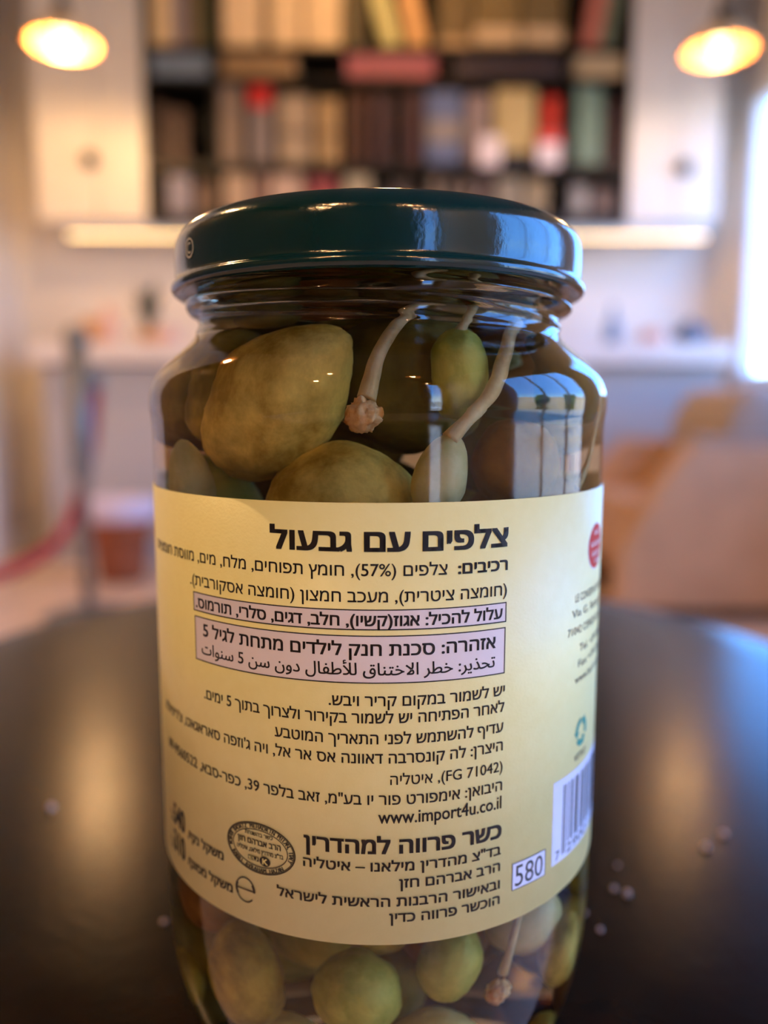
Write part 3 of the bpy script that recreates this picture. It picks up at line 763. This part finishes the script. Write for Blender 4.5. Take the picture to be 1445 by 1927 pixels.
# ingredients
bm = bmesh.new()
text(bm, visual('רכיבים:'), 18.95, 11.2, -22.35, 1.42, bold=.075)
s = 'צלפים (57%), חומץ תפוחים, מלח, מים, מווסת חומציות'
e0 = extent(visual(s)); e1 = extent(visual('מווסת חומציות'))
full_w = e0[1] - e0[0]; lead = full_w - (e1[1] - e1[0]) - .26
text(bm, visual(s), 9.55, -29.84, -22.35, 1.45, bold=.02, ref=lead)
text(bm, visual('(חומצה ציטרית), מעכב חמצון (חומצה אסקורבית).'), 18.95, -31.6, -26.0, 1.45, bold=.02)
wrap(bm, INK); obj('ingredient_lettering', bm, m_ink, label)
# warning boxes
def framed(u0, u1, v0, v1, name, m=m_patch, th=.16):
    bm = bmesh.new(); rect(bm, u0, u1, v0, v1); wrap(bm, PATCH); p_ = obj(name, bm, m, label)
    bm = bmesh.new()
    for q in ((u0, u1, v1 - th, v1), (u0, u1, v0, v0 + th), (u0, u0 + th, v0, v1), (u1 - th, u1, v0, v1)): rect(bm, *q)
    wrap(bm, INK); obj(name + '_frame', bm, m_ink if m is m_patch else m_greyink, label)
framed(-30.9, 18.95, -29.95, -27.02, 'allergen_box')
bm = bmesh.new(); text(bm, visual('עלול להכיל: אגוז(קשיו), חלב, דגים, סלרי, תורמוס.'), 18.25, -30.2, -29.35, 1.42, bold=.06)
wrap(bm, INK); obj('allergen_lettering', bm, m_ink, label)
framed(-30.7, 18.88, -37.55, -30.7, 'warning_box')
bm = bmesh.new(); text(bm, visual('אזהרה: סכנת חנק לילדים מתחת לגיל 5'), 17.17, -28.6, -33.55, 1.6, bold=.06)
text(bm, arabic('تحذير: خطر الاختناق للأطفال دون سن 5 سنوات'), 17.15, -29.1, -36.35, 1.62, bold=.03, em=.66)
wrap(bm, INK); obj('warning_lettering', bm, m_ink, label)
# storage, maker and importer lines
bm = bmesh.new()
sx = text(bm, visual('יש לשמור במקום קריר ויבש.'), 18.95, -6.96, -40.8, 1.4, bold=.03)
text(bm, visual('לאחר הפתיחה יש לשמור בקירור ולצרוך בתוך 5 ימים.'), 18.92, -28.8, -43.3, 1.4, bold=.03)
text(bm, visual('עדיף להשתמש לפני התאריך המוטבע'), 18.82, -15.2, -46.35, 1.4, bold=.03)
s = "היצרן: לה קונסרבה דאוונה אס אר אל, ויה ג'וזפה סאראגאט, צ'ריניולה"
e0 = extent(visual(s)); e1 = extent(visual(", צ'ריניולה"))
text(bm, visual(s), 18.8, -34.5, -49.2, 1.4, bold=.03, ref=(e0[1] - e0[0]) - (e1[1] - e1[0]))
text(bm, visual('(FG 71042), איטליה'), 18.86, 1.68, -52.4, 1.35, bold=.015)
s = 'היבואן: אימפורט פור יו בע"מ, זאב בלפר 39, כפר-סבא, 09-9560522'
e0 = extent(visual(s)); e1 = extent(visual(', 09-9560522'))
text(bm, visual(s), 18.83, -30.2, -55.35, 1.4, bold=.03, ref=(e0[1] - e0[0]) - (e1[1] - e1[0]))
text(bm, 'www.import4u.co.il', 18.77, 0, -58.15, 1.95, bold=.03, em=.69)
wrap(bm, INK); obj('address_lettering', bm, m_ink, label)
# kosher lines
bm = bmesh.new()
text(bm, visual('כשר פרווה למהדרין'), 18.82, -10.8, -62.75, 2.05, bold=.12)
text(bm, visual('בד"צ מהדרין מילאנו – איטליה'), 18.83, -11, -65.45, 1.3, bold=.05)
text(bm, visual('הרב אברהם חזן'), 18.76, 3, -68.05, 1.3, bold=.05)
text(bm, visual('ובאישור הרבנות הראשית לישראל'), 18.77, -15.3, -70.9, 1.3, bold=.05)
text(bm, visual('הוכשר פרווה כדין'), 18.79, 1.6, -73.35, 1.3, bold=.05)
wrap(bm, INK); obj('kosher_lettering', bm, m_ink, label)
# 580
framed(21.1, 28.35, -72.08, -67.7, 'volume_box', m_bar, .12)
bm = bmesh.new(); text(bm, '580', 27.7, 21.7, -71.6, 3.35, em=.69); wrap(bm, INK); obj('volume_figures', bm, m_greyink, label)
# weights on the left
bm = bmesh.new()
text(bm, visual('משקל נקי/'), -25.4, -34.8, -68.4, 1.25, bold=.07); text(bm, '540', -36.1, -40.8, -68.25, 3.6, bold=.12, em=.69)
text(bm, visual("ג'"), -41.2, -42.6, -68.2, 1.3, bold=.05)
text(bm, visual('משקל מסונן/'), -23.6, -35.2, -73.05, 1.25, bold=.07); text(bm, '310', -36.3, -41.0, -73.15, 3.7, bold=.12, em=.69)
text(bm, visual("ג'"), -41.4, -42.8, -73.1, 1.3, bold=.05)
wrap(bm, INK); obj('weight_lettering', bm, m_ink, label)
bm = bmesh.new()
ring_flat(bm, -21.0, -71.65, 1.85, 2.05, .22, 50, R_(-2), R_(180)); ring_flat(bm, -21.0, -71.65, 1.85, 2.05, .22, 50, R_(180), R_(318))
ring_flat(bm, -21.0, -71.65, 1.92, 2.0, .42, 20, R_(150), R_(212)); ring_flat(bm, -21.0, -71.65, 1.88, 1.9, .42, 12, R_(-5), R_(38)); rect(bm, -22.7, -19.2, -71.72, -71.5)
wrap(bm, INK); obj('estimated_sign', bm, m_ink, label)
# oval stamp
bm = bmesh.new(); SU, SV = -18.3, -64.3
ring_flat(bm, SU, SV, 6.1, 4.0, .2); ring_flat(bm, SU, SV, 5.85, 3.75, .1); ring_flat(bm, SU, SV, 4.9, 2.95, .14)
def oval_text(s, a, b, t0, t1, size, up):
    for i, ch in enumerate(s):
        if ch == ' ': continue
        t_ = t0 + (t1 - t0) * (i + .5) / len(s)
        cu, cv = SU + a * math.cos(t_), SV + b * math.sin(t_)
        tx, ty = -a * math.sin(t_), b * math.cos(t_)
        ang = math.atan2(ty, tx) + (math.pi if up else 0)
        me = glyph_mesh(ch); xs = [q.co.x for q in me.vertices]; xc = (min(xs) + max(xs)) / 2
        vs = []
        for q in me.vertices:
            x, y = (q.co.x - xc) * size * .8, (q.co.y - .34) * size
            vs.append(bm.verts.new((cu + x * math.cos(ang) - y * math.sin(ang), cv + x * math.sin(ang) + y * math.cos(ang), 0)))
        for f in me.polygons: bm.faces.new([vs[j] for j in f.vertices])
        for ox in (-.035, .035):
            v2 = [bm.verts.new((q_.co.x + ox * math.cos(ang), q_.co.y + ox * math.sin(ang), 0)) for q_ in vs]
            for f in me.polygons: bm.faces.new([v2[j] for j in f.vertices])
oval_text('KOSHER BADATZ MEHADRIN MILAN, ITALY', 5.4, 3.38, R_(192), R_(-20), .98, True)
oval_text('RABBI AVRAHAM HAZAN', 5.4, 3.38, R_(207), R_(318), .98, False)
text(bm, visual('כשר בהשגחת'), -15.9, -20.8, -62.45, .55, bold=.02); text(bm, visual('הרב אברהם חזן'), -14.6, -22.2, -63.85, .8, bold=.04)
text(bm, visual('בד"צ מהדרין מילאנו, איטליה'), -14.2, -22.4, -65.1, .6, bold=.02)
nC = 28; cc = [bm.verts.new((-17.3 + .95 * math.cos(2 * math.pi * i / nC), -66.15 + .78 * math.sin(2 * math.pi * i / nC), 0)) for i in range(nC)]; bm.faces.new(cc)
rect(bm, -20.3, -18.4, -66.45, -65.75)
wrap(bm, INK); obj('kosher_stamp', bm, m_ink, label)
bm = bmesh.new(); text(bm, 'K', -16.8, -17.7, -66.6, .9, em=.69, bold=.03); text(bm, 'EU', -18.6, -20.1, -66.35, .5, em=.69)
wrap(bm, INK + .00003); obj('stamp_monogram', bm, m_paper, label)
# barcode
bm = bmesh.new(); rect(bm, 30.0, 66, -71.5, -57.6); wrap(bm, PATCH); obj('barcode_patch', bm, m_bar, label)
bm = bmesh.new()
Lc = ['0001101', '0011001', '0010011', '0111101', '0100011', '0110001', '0101111', '0111011', '0110111', '0001011']
Gc = ['0100111', '0110011', '0011011', '0100001', '0011101', '0111001', '0000101', '0010001', '0001001', '0010111']
Rc = [''.join('1' if q == '0' else '0' for q in l) for l in Lc]
bits = '101' + ''.join((Lc if f_ == 'L' else Gc)[int(dg)] for dg, f_ in zip('290012', 'LGLGLG')) + '01010' + ''.join(Rc[int(dg)] for dg in '345678') + '101'
for i, bt in enumerate(bits):
    if bt == '1':
        gd = i < 3 or i > 91 or 45 <= i < 50
        rect(bm, 32.9 + i * .33, 32.9 + (i + 1) * .33, -70.6 if gd else -69.0, -58.9)
text(bm, '7', 32.2, 31.0, -71.0, 1.6, em=.69); text(bm, '290012', 47.2, 34.3, -71.0, 1.6, em=.69)
wrap(bm, INK); obj('barcode_bars', bm, m_greyink, label)
# recycling mark
bm = bmesh.new(); RU, RV = 38.9, -51.75
for k_ in range(3):
    a_ = R_(90 + 120 * k_)
    def pt(r_, t_): return (RU + r_ * math.cos(t_), RV + r_ * math.sin(t_), 0)
    prev = None
    for i in range(9):
        t_ = a_ + R_(8 + 78 * i / 8)
        cur = (bm.verts.new(pt(2.45, t_)), bm.verts.new(pt(1.45, t_)))
        if prev: bm.faces.new((prev[0], cur[0], cur[1], prev[1]))
        prev = cur
    t_ = a_ + R_(84)
    bm.faces.new([bm.verts.new(pt(2.9, t_)), bm.verts.new(pt(1.95, t_ + R_(34))), bm.verts.new(pt(1.0, t_))])
wrap(bm, INK); obj('recycling_mark', bm, m_teal, label)
bm = bmesh.new(); text(bm, 'VETRO', 41.3, 36.3, -56.3, 1.1, em=.69)
text(bm, "LE CONSERVA DAUNA S.R.L.", 53.2, 34.8, -29.6, 1.25, em=.69)
text(bm, "Via G. Saragat, S.N.", 54.1, 33.9, -32.0, 1.25, em=.69)
text(bm, "71042 CERIGNOLA (FG) IT", 55.3, 32.7, -34.8, 1.25, em=.69)
text(bm, "Tel. +39 0885", 51.1, 36.9, -38.0, 1.25, em=.69)
text(bm, "Fax +39 0885", 51.4, 36.6, -40.5, 1.25, em=.69)
text(bm, "www.laconserva.it", 52.4, 35.6, -43.0, 1.25, em=.69)
wrap(bm, INK); obj('maker_lettering', bm, m_greyink, label)
# red badge
bm = bmesh.new(); nC = 48
bm.faces.new([bm.verts.new((43.6 + 4.5 * math.cos(2 * math.pi * i / nC), -21.8 + 3.9 * math.sin(2 * math.pi * i / nC), 0)) for i in range(nC)])
wrap(bm, PATCH); obj('badge_outline', bm, m_white, label)
bm = bmesh.new()
bm.faces.new([bm.verts.new((43.6 + 4.2 * math.cos(2 * math.pi * i / nC), -21.8 + 3.65 * math.sin(2 * math.pi * i / nC), 0)) for i in range(nC)])
wrap(bm, INK); bd = obj('red_badge', bm, m_redink, label)
bm = bmesh.new()
for (u0, u1, v0) in ((42.2, 45.4, -19.9), (40.6, 46.6, -21.7), (41.2, 46.2, -23.3), (43.0, 45.6, -24.6)):
    u = u0
    while u < u1: rect(bm, u, u + .28, v0, v0 + .8); rect(bm, u, u + .55, v0, v0 + .2); u += .85
wrap(bm, INK + .00003); obj('badge_script', bm, m_white, label)

# printed mark on the lid skirt
LRs = LR; LR = 35.4
bm = bmesh.new(); ring_flat(bm, -33.9, 24.7, 1.55, 1.5, .26); ring_flat(bm, -33.9, 24.7, .85, .85, .25, 40, R_(50), R_(310))
wrap(bm, .03546); obj('lid_mark', bm, m_mark, lid); LR = LRs

# ------------------------------------------------------------------ caperberries in the brine
def berry_mat(name, c0, c1, sc=90):
    m = bpy.data.materials.new(name); m.use_nodes = True; n = m.node_tree; b_ = n.nodes['Principled BSDF']
    tc = n.nodes.new('ShaderNodeTexCoord'); t1 = n.nodes.new('ShaderNodeTexNoise'); t1.inputs['Scale'].default_value = sc; t1.inputs['Detail'].default_value = 6; t1.inputs['Roughness'].default_value = .65
    n.links.new(tc.outputs['Object'], t1.inputs['Vector'])
    r = n.nodes.new('ShaderNodeValToRGB'); r.color_ramp.elements[0].color = rgb(*c0); r.color_ramp.elements[1].color = rgb(*c1)
    r.color_ramp.elements[0].position = .38; r.color_ramp.elements[1].position = .62
    n.links.new(t1.outputs['Fac'], r.inputs[0]); n.links.new(r.outputs[0], b_.inputs['Base Color'])
    b_.inputs['Roughness'].default_value = .55; b_.inputs['Specular IOR Level'].default_value = .2
    t2 = n.nodes.new('ShaderNodeTexNoise'); t2.inputs['Scale'].default_value = 900; t2.inputs['Detail'].default_value = 4
    n.links.new(tc.outputs['Object'], t2.inputs['Vector'])
    bp = n.nodes.new('ShaderNodeBump'); bp.inputs['Strength'].default_value = .3; bp.inputs['Distance'].default_value = .0004
    n.links.new(t2.outputs['Fac'], bp.inputs['Height']); n.links.new(bp.outputs[0], b_.inputs['Normal'])
    return m
B_OL = berry_mat('berry_olive', (114, 96, 30), (190, 164, 72))
B_YE = berry_mat('berry_yellow', (158, 128, 44), (240, 210, 108))
B_GR = berry_mat('berry_green', (132, 138, 48), (196, 190, 94))
B_PA = berry_mat('berry_pale', (192, 180, 110), (222, 208, 148))
B_BR = berry_mat('berry_brown', (110, 70, 30), (150, 102, 48))
B_DK = berry_mat('berry_dark', (92, 82, 34), (126, 110, 50))
B_ST = berry_mat('berry_stem', (190, 160, 104), (222, 196, 142), 140)
B_OR = berry_mat('berry_stem_end', (196, 128, 58), (236, 200, 140), 300)
def berry(c, semi, m, label, rot=(0, 0, 0), stem=None, knob=None, srad=.9, ridge=True, seed=0):
    c = Vector(c) * mm
    t = thing('caperberry', label, 'caperberry', (c.x, c.y, c.z + CZ), group='caperberries in the jar')
    bm = bmesh.new(); bmesh.ops.create_uvsphere(bm, u_segments=40, v_segments=26, radius=1)
    E = Euler(rot).to_matrix()
    for v in bm.verts:
        d_ = v.co.normalized(); a_ = math.atan2(d_.y, d_.x)
        s_ = 1 + (.02 * math.cos(6 * a_) * (1 - abs(d_.z)) if ridge else 0) + .07 * noise.noise(d_ * 1.6 + Vector((seed, 2, 1))) + .03 * noise.noise(d_ * 4.5 + Vector((seed, 5, 1))) + .008 * noise.noise(d_ * 14)
        taper = 1 - .12 * d_.z
        v.co = E @ Vector((d_.x * semi[0] * s_ * taper, d_.y * semi[1] * s_ * taper, d_.z * semi[2] * s_ * 1.04)) * mm
    obj('flesh', bm, m, t, True)
    if stem:
        bm = bmesh.new(); P = [Vector(q) * mm - c for q in stem]
        tube(bm, P, [srad * mm * (1.15 if i in (0, len(P) - 1) else .9) for i in range(len(P))], 12, 6)
        obj('stem', bm, B_ST, t, True)
    if knob:
        kc = Vector(knob[0]) * mm - c; kr = knob[1] * mm
        bm = bmesh.new(); bmesh.ops.create_icosphere(bm, subdivisions=4, radius=kr)
        for v in bm.verts:
            d_ = v.co.normalized()
            v.co = v.co * (1 + .22 * noise.noise(d_ * 2.2) + .22 * noise.noise(d_ * 6) + .1 * noise.noise(d_ * 13)) + kc
        obj('stem_end', bm, B_OR, t, True)
    return t
# upper band
berry((-13.6, -22.6, .6), (8.6, 8.4, 12.6), B_YE, 'big yellow olive caperberry at the left above the label', (R_(12), R_(44), R_(-14)), seed=1)
berry((9, -10, 18), (7.5, 7, 6), B_DK, 'dark caperberry under the lid whose stem ends in an orange tip', (0, R_(20), 0), stem=[(9, -14, 18.5), (7.0, -20.5, 17.5), (4.2, -25.5, 14), (1.6, -29.5, 9.5), (-.4, -32.4, 5.2), (-1.6, -33.6, 1.6)], knob=((-2.0, -33.9, -.6), 2.35), seed=2, srad=1.15)
berry((4.4, -14.6, 3.6), (9.6, 8.8, 9.8), B_DK, 'dull olive caperberry in the middle behind the stem', (0, R_(10), 0), seed=3)
berry((11.1, -26.3, 5.0), (4.0, 4.0, 5.6), B_GR, 'small smooth green caperberry hanging by its stem', (0, R_(8), 0), stem=[(11.4, -26.2, 10.0), (12.2, -25.4, 12.2), (13.2, -23.6, 14.6), (13.4, -20, 18)], srad=.8, ridge=False, seed=4)
berry((8.4, -32.0, -9.2), (3.7, 3.4, 6.0), B_PA, 'pale green oval caperberry at the label edge with a thick stem', (0, R_(14), 0), stem=[(9.6, -32.6, -3.9), (12.2, -31.6, -.8), (15.4, -29.8, 2.6), (17.8, -27.2, 6.6), (19.2, -24.2, 10.6), (20.6, -21.4, 13.4)], srad=1.15, ridge=False, seed=5)
berry((-5.2, -25.4, -13.2), (10.6, 7.6, 8.2), B_YE, 'wide yellow caperberry rising from behind the label', (0, R_(-8), 0), seed=6)
berry((19.0, -20.2, -7.4), (6.6, 6.2, 6.8), B_BR, 'brownish caperberry at the right above the label', seed=7)
berry((-15.6, -13.6, 13.8), (5.0, 5, 4.6), B_DK, 'dark caperberry under the jar shoulder at the upper left', seed=8)
berry((-27.4, -19.4, -11.0), (4.4, 4.0, 6.4), B_PA, 'pale caperberry at the far left above the label', (0, R_(-10), 0), seed=9)
berry((27, -9, 5), (6.2, 7, 6.5), B_DK, 'dark caperberry at the right side with a thin stem', stem=[(29.5, -13.5, 9), (33.2, -13.9, 6.3), (33.4, -15.4, 0), (31.8, -17.6, -7), (29.4, -20.6, -12)], srad=.75, seed=10)
# lower band
berry((-3.0, -26.4, -91.3), (6.3, 6.2, 6.6), B_GR, 'round green caperberry under the label at the bottom centre', stem=None, seed=11)
berry((10.2, -24.8, -87.4), (4.7, 4.4, 6.2), B_GR, 'light green caperberry under the label right of centre', (0, R_(10), 0), ridge=False, seed=12)
berry((-19.4, -20.8, -92.4), (6.2, 5.8, 8.6), B_OL, 'tan olive caperberry under the label at the lower left', (0, R_(-6), 0), seed=13)
berry((21, -14.5, -86), (6, 5, 6), B_PA, 'caperberry at the lower right with a stem ending in orange', stem=[(21, -20, -82), (20.8, -25.2, -80), (19.6, -26.0, -85), (18.2, -25.6, -90)], knob=((17.4, -25.2, -93.2), 1.9), srad=.8, seed=14)
berry((28.2, -15.4, -93), (5.0, 4.6, 6.0), B_YE, 'pale caperberry low at the right edge of the jar', (0, R_(12), 0), seed=15)
berry((7.6, -21.6, -104), (7.4, 6.6, 6.4), B_PA, 'pale caperberry on the jar floor at the bottom', seed=16)
berry((-13.0, -16.4, -107), (6.6, 6.2, 6.0), B_PA, 'pale caperberry on the jar floor at the bottom left', seed=17)
rnd = random.Random(11)
FILL = [(-24, 1, 2, 8.6), (-14, 15, 0, 10), (2, 20, 4, 10), (18, 14, 0, 9.6), (-5, 3, -3, 9), (15, -1, -6, 7.6), (-23, -3, -15, 7.6), (20, 2, -19, 9), (1, 4, -18, 9.5), (-12, 20, -18, 10), (12, 20, -18, 9.5),
        (-7, -3, 16, 5.4), (5, 9, 17, 7), (-8, 13, 16.5, 7), (-18, 3, 14, 5.6), (17, 3, 14.5, 6), (-23, -14, -0.5, 4.5), (-27, -2, -97, 8.6), (-12, 13, -99, 9.6), (8, 13, -98, 9.6), (25, 4, -97, 8.6), (0, -7, -100, 7.4), (-9, -9, -89, 6.4), (9, -8, -90, 6.4), (-28.5, -9, -101, 4.6), (-29.4, 1, -85, 6.4), (29.4, 3, -85, 6.4), (-20, 16, -84, 7), (20, 17, -84, 7), (-24, 4, -109, 6), (-22, -15, -111, 4.2), (28, -4, -106, 5), (24, -14, -109, 4.6), (0, 14, -110, 6), (-2, -2, -111, 4.6), (-24, -10, -84, 6.6), (0, -20, -82, 5.6)]
for i, (x, y, z, r) in enumerate(FILL):
    berry((x, y, z), (r * rnd.uniform(.88, 1), r * rnd.uniform(.88, 1), r), [B_OL, B_DK, B_GR, B_BR][i % 4], 'shadowed caperberry half hidden deep behind the front ones in the jar', (rnd.uniform(-.5, .5), rnd.uniform(-.5, .5), 0), seed=20 + i)
